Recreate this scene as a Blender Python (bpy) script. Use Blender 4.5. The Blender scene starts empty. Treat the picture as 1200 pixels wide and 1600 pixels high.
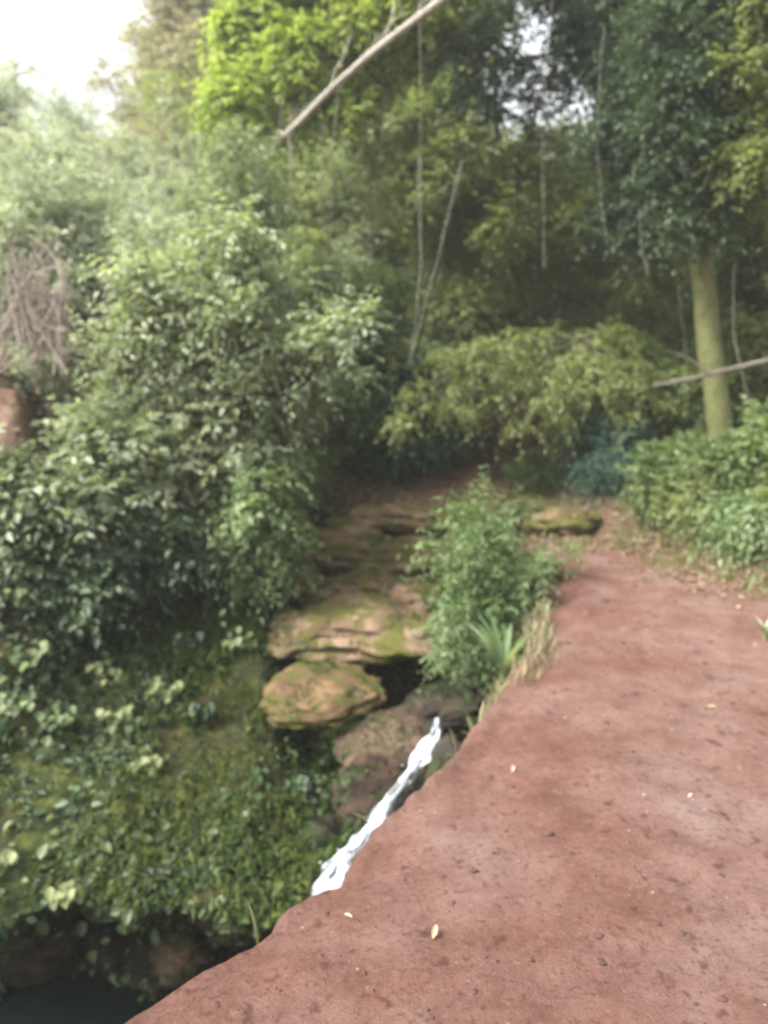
import bpy, math, random
import numpy as np
from math import radians as R
rng = np.random.default_rng(7)
random.seed(7)
S = bpy.context.scene
COL = S.collection
# ---------------------------------------------------------------- camera, sky, sun
PITCH = R(9.0)
FOC = 1256.0
cam = bpy.data.cameras.new('camera')
cam.sensor_fit = 'VERTICAL'; cam.sensor_height = 24.0
cam.lens = 24.0*FOC/1600.0
cam.clip_start = 0.05; cam.clip_end = 600
cam.dof.use_dof = True
cam.dof.focus_distance = 1.6
cam.dof.aperture_fstop = 1.4
co = bpy.data.objects.new('camera', cam); COL.objects.link(co)
co.location = (0, 0, 1.6); co.rotation_euler = (R(90)-PITCH, 0, 0)
S.camera = co
SUN_EL, SUN_AZ = R(50), R(-115)          # azimuth from +Y, negative = left
W = bpy.data.worlds.new("World"); S.world = W; W.use_nodes = True
nt = W.node_tree; bg = nt.nodes['Background']
sky = nt.nodes.new('ShaderNodeTexSky'); sky.sky_type = 'NISHITA'; sky.sun_disc = False
sky.sun_elevation = SUN_EL; sky.sun_rotation = SUN_AZ
sky.dust_density = 6; sky.air_density = 1.0; sky.ozone_density = 1.0
hs = nt.nodes.new('ShaderNodeHueSaturation'); hs.inputs['Saturation'].default_value = 0.22
nt.links.new(sky.outputs[0], hs.inputs['Color']); nt.links.new(hs.outputs[0], bg.inputs[0])
bg.inputs[1].default_value = 0.15
sd = bpy.data.lights.new('sun', 'SUN'); sd.energy = 2.0; sd.angle = R(14); sd.color = (1, .97, .9)
so = bpy.data.objects.new('sun', sd); COL.objects.link(so)
sdir = np.array([math.sin(SUN_AZ)*math.cos(SUN_EL), math.cos(SUN_AZ)*math.cos(SUN_EL), math.sin(SUN_EL)])
from mathutils import Vector
so.rotation_euler = Vector(-sdir).to_track_quat('-Z', 'Y').to_euler()
so.location = (-8, 6, 14)
S.view_settings.view_transform = 'Standard'; S.view_settings.look = 'None'
S.view_settings.exposure = 1.75; S.view_settings.gamma = 1
S.cycles.max_bounces = 8; S.cycles.diffuse_bounces = 4; S.cycles.transmission_bounces = 4
S.cycles.volume_bounces = 1
S.cycles.use_denoising = True

CF = np.array([0, math.cos(PITCH), -math.sin(PITCH)]); CU = np.array([0, math.sin(PITCH), math.cos(PITCH)])
def ray(u, v): return CF + np.array([1., 0, 0])*(u-600)/FOC + CU*(800-v)/FOC
def P(u, v, Y):
    d = ray(u, v); t = Y/d[1]; return np.array([0, 0, 1.6]) + d*t
# ---------------------------------------------------------------- numpy noise
def _h(ix, iy, iz, seed):
    n = (ix.astype(np.int64)*374761393 + iy.astype(np.int64)*668265263 + iz.astype(np.int64)*2147483647 + seed*1274126177) & 0xffffffff
    n = ((n ^ (n >> 13))*1274126177) & 0xffffffff
    n = ((n ^ (n >> 15))*2246822519) & 0xffffffff
    return ((n ^ (n >> 16)) & 0xffff)/32767.5 - 1
def noise(x, y, z=None, seed=0):
    x = np.asarray(x, float); y = np.asarray(y, float); z = np.zeros_like(x) if z is None else np.asarray(z, float)
    ix, iy, iz = np.floor(x), np.floor(y), np.floor(z); fx, fy, fz = x-ix, y-iy, z-iz
    ux, uy, uz = [f*f*f*(f*(f*6-15)+10) for f in (fx, fy, fz)]
    r = 0
    for a in (0, 1):
        for b in (0, 1):
            for c in (0, 1):
                r = r + _h(ix+a, iy+b, iz+c, seed)*(ux if a else 1-ux)*(uy if b else 1-uy)*(uz if c else 1-uz)
    return r
def fbm(x, y, z=None, o=4, seed=0):
    r = 0; a = 1; t = 0
    x = np.asarray(x, float); y = np.asarray(y, float); z = np.zeros_like(x) if z is None else np.asarray(z, float)
    for k in range(o):
        r = r + a*noise(x*2**k+17.3*k, y*2**k-9.1*k, z*2**k, seed+k); t += a; a *= .5
    return r/t
def ss(a, b, x):
    t = np.clip((x-a)/(b-a), 0, 1); return t*t*(3-2*t)
def nrm(v): return v/np.maximum(np.linalg.norm(v, axis=-1, keepdims=True), 1e-9)
# ---------------------------------------------------------------- mesh building
class MB:
    def __init__(s): s.v = []; s.f = []; s.a = []; s.n = 0
    def add(s, v, f, a=None):
        v = np.asarray(v, float).reshape(-1, 3); f = np.asarray(f, int).reshape(-1, 4)
        s.v.append(v); s.f.append(f+s.n); s.n += len(v)
        s.a.append(np.zeros(len(f)) if a is None else np.asarray(a, float))
    def tube(s, pts, rad, n=8, wob=0.0):
        pts = np.asarray(pts, float); k = len(pts); rad = np.broadcast_to(np.asarray(rad, float), (k,))
        t = nrm(np.gradient(pts, axis=0)); up = np.array([0.3, 0.2, 1.0]); up /= np.linalg.norm(up)
        if abs(t[:, :] @ up).max() > .97: up = nrm(np.array([1.0, .3, .1]))
        a = nrm(np.cross(t, up)); b = np.cross(t, a)
        th = np.arange(n)*2*math.pi/n
        r = rad[:, None]*(1+wob*noise(np.cos(th)[None]*1.5+pts[:, :1]*2, np.sin(th)[None]*1.5+pts[:, 1:2]*2, pts[:, 2:]*5+0*th[None]))
        v = pts[:, None]+a[:, None]*(np.cos(th)[None]*r)[..., None]+b[:, None]*(np.sin(th)[None]*r)[..., None]
        f = []
        for i in range(k-1):
            for j in range(n):
                j2 = (j+1) % n; f.append((i*n+j, i*n+j2, (i+1)*n+j2, (i+1)*n+j))
        s.add(v, f)
    def leaves(s, p, ax, nm, L, Wd, fold=.25, curl=.15, tint=None):
        n = len(p); L = np.broadcast_to(L, (n,))[:, None]; Wd = np.broadcast_to(Wd, (n,))[:, None]
        ax = nrm(ax); sd_ = nrm(np.cross(ax, nm)); nn = np.cross(sd_, ax)
        up = nn*fold*Wd
        V = np.stack([p, p+ax*.32*L+sd_*Wd*.5+up, p+ax*.7*L+sd_*Wd*.4+up-nn*curl*L*.35, p+ax*L-nn*curl*L,
                      p+ax*.7*L-sd_*Wd*.4+up-nn*curl*L*.35, p+ax*.32*L-sd_*Wd*.5+up], 1)
        b = np.arange(n)[:, None]*6
        F = np.concatenate([b+[0, 1, 2, 3], b+[0, 3, 4, 5]], 1).reshape(-1, 4)
        q = rng.random(n); q = q if tint is None else np.clip(.5*q+.5*tint+0*q, 0, 1)
        s.add(V, F, np.repeat(q, 2))
    def blades(s, p, az, h, w, bend, seg=5, tw=0):
        n = len(p); az = np.asarray(az); h = np.broadcast_to(h, (n,)); w = np.broadcast_to(w, (n,)); bend = np.broadcast_to(bend, (n,))
        d = np.stack([np.cos(az), np.sin(az), 0*az], 1); sd_ = np.stack([-np.sin(az), np.cos(az), 0*az], 1)
        V = []
        pos = p.copy(); 
        for k in range(seg+1):
            t = k/seg; wd = w*(math.sin(math.pi*min(1, .25+t*.75))**.7 if t < 1 else .03)
            V.append(pos+sd_*wd[:, None]*.5); V.append(pos-sd_*wd[:, None]*.5)
            ang = .15+bend*t*1.6
            pos = pos+(d*np.sin(ang)[:, None]+np.array([0, 0, 1])*np.cos(ang)[:, None])*(h/seg)[:, None]
        V = np.stack(V, 1); b = np.arange(n)[:, None]*(2*seg+2)
        F = np.concatenate([b+[2*k, 2*k+1, 2*k+3, 2*k+2] for k in range(seg)], 1).reshape(-1, 4)
        s.add(V, F, np.repeat(rng.random(n), seg))
    def build(s, name, mat, parent=None, smooth=True, loc=None):
        v = np.concatenate(s.v); f = np.concatenate(s.f)
        if loc is not None: v = v-np.asarray(loc)
        me = bpy.data.meshes.new(name)
        me.vertices.add(len(v)); me.vertices.foreach_set('co', v.astype(np.float32).ravel())
        me.loops.add(f.size); me.loops.foreach_set('vertex_index', f.astype(np.int32).ravel())
        me.polygons.add(len(f)); me.polygons.foreach_set('loop_start', np.arange(len(f), dtype=np.int32)*4)
        me.polygons.foreach_set('use_smooth', np.full(len(f), smooth))
        at = me.attributes.new('lr', 'FLOAT', 'FACE'); at.data.foreach_set('value', np.concatenate(s.a).astype(np.float32))
        me.update(calc_edges=True)
        me.materials.append(mat)
        o = bpy.data.objects.new(name, me); COL.objects.link(o)
        if parent is not None: o.parent = parent
        elif loc is not None: o.location = loc
        return o
def tag(o, label=None, cat=None, group=None, kind=None):
    for k, x in (('label', label), ('category', cat), ('group', group), ('kind', kind)):
        if x: o[k] = x
    return o
def empty(name, loc, label, cat, group=None):
    o = bpy.data.objects.new(name, None); COL.objects.link(o); o.location = loc; o.empty_display_size = .2
    return tag(o, label, cat, group)
def copy_tree(o, parent=None):
    c = o.copy(); COL.objects.link(c); c.parent = parent
    for ch in o.children: copy_tree(ch, c)
    return c
# ---------------------------------------------------------------- materials
def newmat(name):
    m = bpy.data.materials.new(name); m.use_nodes = True; t = m.node_tree
    return m, t, t.nodes['Principled BSDF'], t.nodes['Material Output']
def nd(t, ty, **kw):
    n = t.nodes.new(ty)
    for k, v in kw.items(): setattr(n, k, v)
    return n
def ramp(t, src, stops):
    r = nd(t, 'ShaderNodeValToRGB'); e = r.color_ramp.elements
    while len(e) < len(stops): e.new(.5)
    for i, (p, c) in enumerate(stops): e[i].position = p; e[i].color = (*c, 1)
    t.links.new(src, r.inputs[0]); return r.outputs[0]
def tnoise(t, scale, detail=4, rough=.6, vec=None):
    n = nd(t, 'ShaderNodeTexNoise'); n.inputs['Scale'].default_value = scale; n.inputs['Detail'].default_value = detail
    n.inputs['Roughness'].default_value = rough
    if vec is None:
        g = nd(t, 'ShaderNodeNewGeometry'); vec = g.outputs['Position']
    t.links.new(vec, n.inputs['Vector']); return n.outputs['Fac']
def mixc(t, fac, a, b, mode='MIX'):
    m = nd(t, 'ShaderNodeMix'); m.data_type = 'RGBA'; m.blend_type = mode
    for i, x in ((0, fac), (6, a), (7, b)):
        if isinstance(x, (int, float)): m.inputs[i].default_value = x
        elif isinstance(x, tuple): m.inputs[i].default_value = (*x, 1)
        else: t.links.new(x, m.inputs[i])
    return m.outputs[2]
def bump(t, h, strength, dist, bs):
    b = nd(t, 'ShaderNodeBump'); b.inputs['Strength'].default_value = strength; b.inputs['Distance'].default_value = dist
    t.links.new(h, b.inputs['Height']); t.links.new(b.outputs[0], bs.inputs['Normal'])
def leafmat(name, cols, trans=.35, rough=.45, tcol=None):
    m, t, bs, out = newmat(name)
    a = nd(t, 'ShaderNodeAttribute'); a.attribute_name = 'lr'
    n = len(cols)
    c = ramp(t, a.outputs['Fac'], [(i/(n-1), x) for i, x in enumerate(cols)])
    t.links.new(c, bs.inputs['Base Color']); bs.inputs['Roughness'].default_value = rough
    bs.inputs['Specular IOR Level'].default_value = .3
    tr = nd(t, 'ShaderNodeBsdfTranslucent')
    tc = mixc(t, 1.0, c, tcol or (1.5, 1.6, .8), 'MULTIPLY'); t.links.new(tc, tr.inputs[0])
    mx = nd(t, 'ShaderNodeMixShader'); mx.inputs[0].default_value = trans
    t.links.new(bs.outputs[0], mx.inputs[1]); t.links.new(tr.outputs[0], mx.inputs[2]); t.links.new(mx.outputs[0], out.inputs[0])
    return m
M = {}
M['pale'] = leafmat('pale_leaf', [(.09, .12, .07), (.19, .225, .14), (.29, .325, .22), (.44, .47, .36)])
M['mid'] = leafmat('mid_leaf', [(.05, .085, .035), (.095, .14, .055), (.15, .2, .08), (.25, .3, .14)])
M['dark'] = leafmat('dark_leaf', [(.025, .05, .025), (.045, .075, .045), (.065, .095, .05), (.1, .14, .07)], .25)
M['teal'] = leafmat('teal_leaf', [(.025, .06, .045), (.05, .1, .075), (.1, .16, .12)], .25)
M['yellow'] = leafmat('yellow_green_leaf', [(.12, .17, .04), (.2, .26, .06), (.3, .35, .12), (.36, .36, .18)], .5)
M['olive'] = leafmat('olive_leaf', [(.09, .11, .04), (.14, .17, .06), (.2, .23, .1), (.3, .33, .17)], .4)
M['brown'] = leafmat('brown_leaf', [(.2, .18, .13), (.27, .24, .18), (.32, .3, .22), (.24, .24, .16)], .35)
M['fresh'] = leafmat('fresh_leaf', [(.06, .11, .045), (.13, .19, .08), (.2, .26, .13), (.32, .37, .24)], .4)
M['creeper'] = leafmat('creeper_leaf', [(.008, .02, .008), (.018, .042, .012), (.04, .07, .017), (.11, .14, .04)], .3)  # lowered tones: shade of the big bush over the bank, put into colour
M['ivy'] = leafmat('ivy_leaf', [(.015, .03, .015), (.03, .055, .02), (.07, .1, .04), (.17, .2, .1)], .25, .4)
M['hazy'] = leafmat('haze_tinted_leaf', [(.2, .24, .16), (.31, .35, .245), (.41, .445, .335), (.51, .54, .43)], tcol=(1.35, 1.4, .95))  # paler than the foliage itself: distance haze put into the leaf colour
M['sprig'] = leafmat('olive_sprig_leaf', [(.12, .15, .05), (.2, .23, .09), (.28, .31, .14), (.4, .42, .22)], .4)
M['mosst'] = leafmat('moss_tuft', [(.012, .025, .007), (.035, .055, .01), (.075, .1, .017), (.15, .17, .035)], .3, .6)
M['dry'] = leafmat('dry_grass', [(.2, .17, .09), (.28, .24, .14), (.14, .15, .06), (.3, .27, .17)], .3, tcol=(1.2, 1.1, .8))
M['litter'] = leafmat('leaf_litter', [(.12, .07, .04), (.2, .13, .08), (.09, .06, .035), (.3, .2, .13)], .1, .6, (1, .8, .6))
M['palelitter'] = leafmat('fallen_leaf', [(.42, .28, .19), (.5, .36, .26)], .1, .6, (1, .8, .6))
def barkmat(name, c1, c2, c3, sc=9):
    m, t, bs, out = newmat(name)
    n1 = tnoise(t, sc); n2 = tnoise(t, sc*5)
    c = mixc(t, ramp(t, n1, [(.4, (0, 0, 0)), (.62, (1, 1, 1))]), c1, c2)
    c = mixc(t, ramp(t, n2, [(.45, (0, 0, 0)), (.7, (1, 1, 1))]), c, c3)
    t.links.new(c, bs.inputs['Base Color']); bs.inputs['Roughness'].default_value = .85
    bump(t, n2, .6, .02, bs); return m
M['bark'] = barkmat('bark', (.1, .085, .06), (.06, .05, .035), (.16, .15, .11))
M['mossbark'] = barkmat('mossy_bark', (.12, .125, .04), (.07, .085, .025), (.19, .19, .08))
M['palebark'] = barkmat('pale_bark', (.3, .27, .22), (.2, .18, .14), (.42, .4, .34))
M['twig'] = barkmat('twig_bark', (.24, .19, .16), (.34, .28, .24), (.17, .13, .11), 14)
# terrain material: mixes by surface attributes
def groundmat():
    m, t, bs, out = newmat('ground_surface')
    def att(n):
        a = nd(t, 'ShaderNodeAttribute'); a.attribute_name = n; return a.outputs['Fac']
    big = tnoise(t, 1.1, 5); mid = tnoise(t, 5, 5, .65); fine = tnoise(t, 24, 8, .72); vf = tnoise(t, 90, 6, .8)
    dirt = ramp(t, big, [(.3, (.14, .064, .045)), (.44, (.18, .094, .072)), (.56, (.212, .128, .105)), (.68, (.24, .168, .147))])
    dirt = mixc(t, ramp(t, mid, [(.38, (1, 1, 1)), (.6, (0, 0, 0))]), dirt, mixc(t, 1.0, dirt, (.76, .72, .7), 'MULTIPLY'))
    dirt = mixc(t, ramp(t, fine, [(.52, (0, 0, 0)), (.72, (.6, .6, .6))]), dirt, (.21, .135, .11))
    dirt = mixc(t, ramp(t, vf, [(.3, (.8, .8, .8)), (.46, (0, 0, 0))]), dirt, (.08, .036, .03))
    sp = tnoise(t, 13, 3, .5); dirt = mixc(t, ramp(t, sp, [(.62, (0, 0, 0)), (.7, (.75, .75, .75))]), dirt, (.07, .03, .022))
    sp2 = tnoise(t, 42, 4, .7); dirt = mixc(t, ramp(t, sp2, [(.34, (.7, .7, .7)), (.46, (0, 0, 0))]), dirt, (.085, .04, .03))
    dirt = mixc(t, ramp(t, sp2, [(.6, (0, 0, 0)), (.72, (.6, .6, .6))]), dirt, (.27, .19, .155))
    moss = ramp(t, mid, [(.38, (.006, .009, .004)), (.48, (.014, .022, .006)), (.57, (.05, .066, .012)), (.66, (.11, .12, .025)), (.76, (.04, .028, .018))])  # bank moss kept dark too, painting in the shade from the bush above
    moss = mixc(t, ramp(t, fine, [(.35, (.8, .8, .8)), (.55, (0, 0, 0))]), moss, (.025, .03, .012))
    rock = ramp(t, mid, [(.35, (.008, .007, .006)), (.52, (.018, .015, .012)), (.7, (.05, .037, .028))])  # terrain rock darkened: shade below the bank overhang is in the colour
    floor = ramp(t, fine, [(.3, (.045, .03, .018)), (.5, (.09, .06, .035)), (.7, (.16, .12, .07))])
    c = mixc(t, att('red'), floor, dirt); c = mixc(t, att('moss'), c, moss); c = mixc(t, att('rock'), c, rock)
    t.links.new(c, bs.inputs['Base Color'])
    bs.inputs['Roughness'].default_value = .85; bs.inputs['Specular IOR Level'].default_value = .12
    h = nd(t, 'ShaderNodeMath', operation='ADD'); t.links.new(fine, h.inputs[0])
    h2 = nd(t, 'ShaderNodeMath', operation='MULTIPLY'); t.links.new(vf, h2.inputs[0]); h2.inputs[1].default_value = .6
    t.links.new(h2.outputs[0], h.inputs[1]); bump(t, h.outputs[0], 1.0, .02, bs)
    return m
M['ground'] = groundmat()
def rockmat(name, tops, mossc, th=(.42, .6)):
    m, t, bs, out = newmat(name)
    mid = tnoise(t, 3.2, 5, .6); fine = tnoise(t, 24, 5, .7); m2 = tnoise(t, 4.1, 3)
    c = ramp(t, mid, [(.32, tops[0]), (.5, tops[1]), (.66, tops[2])])
    c = mixc(t, ramp(t, m2, [(th[0], (0, 0, 0)), (th[1], (1, 1, 1))]), c, mossc)
    c = mixc(t, ramp(t, fine, [(.3, (.7, .7, .7)), (.5, (0, 0, 0))]), c, mixc(t, 1.0, c, (.45, .45, .45), 'MULTIPLY'))
    t.links.new(c, bs.inputs['Base Color']); bs.inputs['Roughness'].default_value = .75; bs.inputs['Specular IOR Level'].default_value = .2
    bump(t, fine, .9, .04, bs); return m
M['mound'] = rockmat('mossy_tufa', [(.08, .05, .03), (.2, .13, .085), (.33, .22, .16)], (.1, .1, .022), (.42, .58))
M['ochre'] = rockmat('ochre_tufa', [(.06, .035, .02), (.15, .088, .048), (.24, .15, .085)], (.08, .08, .02), (.42, .56))
M['wet'] = rockmat('wet_shaded_rock', [(.01, .008, .007), (.028, .02, .016), (.07, .048, .036)], (.03, .036, .014), (.5, .65))  # wet stone, darkened further to paint the shade beneath the overhang
M['wet'].node_tree.nodes['Principled BSDF'].inputs['Roughness'].default_value = .4
M['wetb'] = rockmat('wet_brown_rock', [(.016, .011, .008), (.06, .037, .025), (.14, .09, .06)], (.06, .06, .025), (.55, .7))
M['bankrock'] = rockmat('bank_rock', [(.015, .013, .011), (.035, .03, .025), (.08, .065, .05)], (.035, .048, .012))
# ---------------------------------------------------------------- terrain
EY = [-60, -3, .5, 1.81, 2.39, 3.19, 4.55, 6, 7.4, 8.6, 10, 14]
EX = [-40, -4, -1.5, -.62, -.21, .27, .93, 1.25, 1.42, 1.1, .3, 0]
RY = [-60, 0, 4, 5.8, 6.6, 7.7, 9, 14]
RX = [40, 7, 4.2, 2.95, 2.55, 2.35, 1.9, 1.0]
_d = np.random.default_rng(5); DN = [(_d.uniform(-.6, 4), _d.uniform(1.3, 8), _d.uniform(0, 3.14), _d.uniform(.035, .07), _d.uniform(.004, .013)) for _ in range(90)]
def DENTS(x, y):
    z = np.zeros_like(x)
    for a, b, th, w_, dp in DN:
        m = (np.abs(x-a) < .35) & (np.abs(y-b) < .35)
        if not m.any(): continue
        xx, yy = x[m]-a, y[m]-b; p = xx*math.cos(th)+yy*math.sin(th); q = -xx*math.sin(th)+yy*math.cos(th)
        rr = (p/w_/2)**2+(q/w_)**2; z[m] += dp*(-np.exp(-rr)+.2*np.exp(-(np.sqrt(rr)-1.5)**2*4))
    return z
def terr(x, y):
    x = np.asarray(x, float); y = np.asarray(y, float)
    E = np.interp(y, EY, EX)+.07*noise(y*1.7, y*0, seed=3)+.035*noise(y*6, x*0, seed=4)+.02*noise(y*17, x*0, seed=44); Rr = np.interp(y, RY, RX)+.15*noise(y*1.3, y*0, seed=5)
    prof = lambda ys, zs: np.interp(y, ys, zs)
    far = [16, 22, 30, 60, 130]; farz = [1.5, 3.0, 5.0, 10, 16]
    zr = prof([-50, 7.6, 8.6, 9.6, 12, 13.5]+far, [0, 0, .0, .25, .98, 1.5]+farz)
    zr = zr+.32*np.clip(x-Rr, 0, 5)*ss(14, 9, y)+.06*np.clip(x-Rr-5, 0, 40)*ss(14, 9, y)
    zl = prof([3.0, 4.96, 5.0, 5.22, 5.5, 6.3, 7.2, 8.2, 9.6, 12, 13.5]+far, [-2.8, -2.8, -2.5, -1.62, -1.3, -.62, -.2, .05, .25, .98, 1.5]+farz)
    n0 = fbm(x*2.5, y*2.5, o=3, seed=77)
    zl = zl+1.85*ss(-.37, -.47, x/np.maximum(y, 1)+.03*n0)*ss(5.6, 6.6, y)*ss(12, 8, y)
    xs = prof([4, 5, 7, 9, 11], [.1, .35, .1, 0, 0]); w = prof([4, 5, 6, 9], [.5, .5, .75, .9])
    zs = prof([3.0, 4.1, 4.5, 4.95, 5.6, 6.9, 7.2, 7.5, 8.3, 8.5, 8.9, 9.6, 12, 13.5]+far, [-2.8, -2.8, -1.75, -1.1, -1.35, -1.4, -.9, -.95, -1.0, -.6, -.6, .1, .98, 1.5]+farz)
    m = ss(-.45, .0, x-(xs-w)); g = zl*(1-m)+zs*m
    wall = prof([0, 3, 4.2, 5.2, 7, 9, 10], [.45, .45, .8, .75, .5, .8, 1.2])
    k = ss(0, 1, (x-E+wall)/wall)
    k = np.where(y < 4, k**.6, k)
    z = g*(1-k)+zr*k
    path = ss(-.05, .12, x-E)*ss(.25, -.15, x-Rr)*ss(8.4, 7.8, y)
    z = z-.32*np.exp(-((y-8.75)/.22)**2)*ss(.8, 1.1, x)*ss(2.5, 2.1, x)
    rough = (1-path)
    z = z+rough*(.10*fbm(x*1.5, y*1.5, o=5, seed=11)+.12*ss(-.36, -.42, x/np.maximum(y, 1))*ss(5, 6, y)*ss(9, 8, y)*fbm(x*5, y*5, o=4, seed=18))+path*(.035*fbm(x*1.1, y*1.1, o=3, seed=12)+.012*fbm(x*9, y*9, o=4, seed=13))
    z = z-path*.05*np.exp(-((x-E)/.12)**2)+path*DENTS(x, y)
    face = ss(-.1, -.7, x-E)*ss(3, 4.8, y)*ss(6.6, 5.4, y)
    z0 = z
    Y2 = y-face*(1.0*np.exp(-((z0+1.45)/.38)**2)+.46*fbm(x*2.2, z0*3.4, y*2, o=4, seed=14)+.10*np.sin(z0*13+2.5*fbm(x*1.2, y*1.2, o=2, seed=16)))
    X2 = x+face*.08*noise(x*3, z0*4, seed=15)
    # surface kinds
    n = fbm(x*2, y*2, o=4, seed=21)
    tr = np.exp(-((x-np.interp(y, [8, 10, 11, 12, 14, 17], [2.0, 1.75, 1.5, 2.0, 3.0, 3.6]))/(.95+.15*n))**2)*ss(7.8, 8.4, y)*ss(17, 14, y)*ss(-.8, -.3, n)
    tr2 = np.exp(-((y-10.6)/1.0)**2)*ss(.0, .5, x)*ss(3.2, 2.2, x)*ss(-.8, -.3, n)
    lred = ss(-.395, -.42, x/np.maximum(y, 1)+.02*n0)*ss(5.75, 6.0, y)*ss(10, 8, y)*ss(.15, .7, zl+0*x)
    under = (y < 5.3)*(x < E)
    red = np.clip(np.maximum.reduce([path, tr*.9, tr2, lred, ((x-E) > -.3)*(y < 4.6)*1.0]), 0, 1)*np.clip(1-.25*rough*ss(.1, .5, n), 0, 1)
    moss = (1-lred)*face*ss(-1.95, -1.55, z0+.3*n)*ss(-.6, -.1, n+.35)
    moss = np.maximum(moss, .8*(1-k)*ss(5, 5.6, y)*ss(12, 9, y)*ss(-.3, .2, n)*(1-lred))
    moss = moss*(1-ss(0, .5, ((np.abs(x-xs) < w+.3)*(y < 9)*(y > 4.5)*(1-k))*ss(.25, -.25, n)))
    rock = np.maximum(face*ss(-1.55, -1.95, z0+.3*n), np.maximum((1-k)*ss(4.2, 3.6, y)*.9*(z0 < -1), .8*(np.abs(x-xs) < w+.25)*(1-k)*(y < 9.2)*(y > 3.5)*ss(.35, -.1, n)))  # rock mask over undercut and stream hollows: wet, with their shade in the colour
    return X2, Y2, z, dict(red=red, moss=moss, rock=rock), path, (x < E+.0)*(y < 9.5)*(x/np.maximum(y, 1) > -.6)
def axis(segs):
    out = []
    for a, b, st in segs: out.append(np.arange(a, b-1e-9, st))
    return np.concatenate(out+[[segs[-1][1]]])
ax_ = axis([(-60, -30, 5), (-30, -10, 1.0), (-10, -4.5, .2), (-4.5, 4.5, .03), (4.5, 10, .2), (10, 30, 1.0), (30, 60, 5)])
ay_ = axis([(-40, -4, 2), (-4, 1.2, .2), (1.2, 4.85, .03), (4.85, 5.35, .01), (5.35, 9, .035), (9, 14, .08), (14, 30, .4), (30, 70, 2)])
GX, GY = np.meshgrid(ax_, ay_)
tx, ty, tz, tat, tpath, tbank = terr(GX, GY)
nx_, ny_ = len(ax_), len(ay_)
vid = np.arange(nx_*ny_).reshape(ny_, nx_)
F = np.stack([vid[:-1, :-1], vid[:-1, 1:], vid[1:, 1:], vid[1:, :-1]], -1).reshape(-1, 4)
V = np.stack([tx, ty, tz], -1).reshape(-1, 3)
kind = np.where(tpath > .5, 1, np.where(tbank, 2, np.where(GY > 13.5, 3, 0)))[:-1, :-1].ravel()
def terrain(name, k, label):
    f = F[kind == k]; u, inv = np.unique(f, return_inverse=True)
    mb = MB(); mb.add(V[u], inv.reshape(-1, 4)); o = mb.build(name, M['ground'])
    for an, arr in tat.items():
        a = o.data.attributes.new(an, 'FLOAT', 'POINT'); a.data.foreach_set('value', arr.ravel()[u].astype(np.float32))
    return tag(o, label, name.replace('_', ' '), kind='structure')
terrain('ground', 0, 'brown forest floor around the trodden path')
terrain('path', 1, 'trodden red earth path along the top of the gully')
terrain('stream_bank', 2, 'mossy gully bank falling to the dark pool')
terrain('hillside', 3, 'wooded hillside rising behind the stream')
def hz(x, y):
    r = terr(np.atleast_1d(x), np.atleast_1d(y)); return r[2]
def surf(x, y):
    r = terr(x, y); return np.stack(r[:3], -1)
def at(u, Y, dz=0):
    x = (u-600)/FOC*Y/ .99; return np.array([x, Y, float(hz(x, Y)[0])+dz])
# ---------------------------------------------------------------- foliage
def rdir(n):
    return nrm(rng.normal(size=(n, 3)))
def sprays(mb, c, r, ntw, L, Wd, twl=.3, m=8, droop=.35, up=.25, squash=.7, out=.8, tint=None):
    """twigs of leaves through and around an ellipsoidal clump"""
    c = np.asarray(c, float); d = rdir(ntw); rad = rng.random(ntw)**.45
    o = c+d*rad[:, None]*np.array([r, r, r*squash])*rng.uniform(.7, 1.3, 3)
    td = nrm(d*out+rdir(ntw)*.6+np.array([0, 0, up]))
    tl = twl*rng.uniform(.5, 1.3, ntw)
    t = (np.arange(m)+.5)/m
    t = t[None]+rng.uniform(-.4/m, .4/m, (ntw, m))
    pos = o[:, None]+td[:, None]*(tl[:, None]*t)[..., None]
    pos[..., 2] -= droop*(tl[:, None]*t**2)
    cur = nrm(td[:, None]-np.array([0, 0, 1.])*(2*droop*t)[..., None])
    side = nrm(np.cross(cur, np.array([0, 0, 1.])+.01))
    sg = np.where((np.arange(m) % 2) == 0, 1, -1)[None, :, None]
    ax = nrm(cur*.75+side*sg*.9+rng.normal(size=pos.shape)*.3-np.array([0, 0, .25]))
    nm = nrm(np.array([0, 0, 1.])+rng.normal(size=pos.shape)*.45)
    sz = rng.uniform(.65, 1.25, (ntw, m))*(1-.35*t)
    mb.leaves(pos.reshape(-1, 3), ax.reshape(-1, 3), nm.reshape(-1, 3), (L*sz).ravel(), (Wd*sz).ravel(), tint=rng.random() if tint is None else tint)
def plume(mb, path, r, ntw, L, Wd, twl, m, droop, squash):
    tint = rng.random(); n = len(path); k = 5; dr = nrm(path[-1]-path[0])*r*.5
    for j, f in enumerate(np.linspace(.5, 1.0, k)):
        q = path[int(round(f*(n-1)))]+(dr if j == k-1 else 0)+rdir(1)[0]*r*.25
        sprays(mb, q, r*(.75-.35*f+.12*rng.random()), max(4, ntw//k), L, Wd, twl, m, droop, squash=squash, tint=tint)
def bez(a, b, sag, n=9, side=0.0):
    a = np.asarray(a, float); b = np.asarray(b, float); t = np.linspace(0, 1, n)[:, None]
    p = a*(1-t)+b*t; p[:, 2] += (sag*4*t*(1-t))[:, 0]; p[:, 0] += (side*np.sin(t*math.pi*1.3))[:, 0]
    L = np.linalg.norm(b-a)
    p += (rng.normal(size=p.shape)*.012*L)*np.sin(t*math.pi)
    return p
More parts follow.
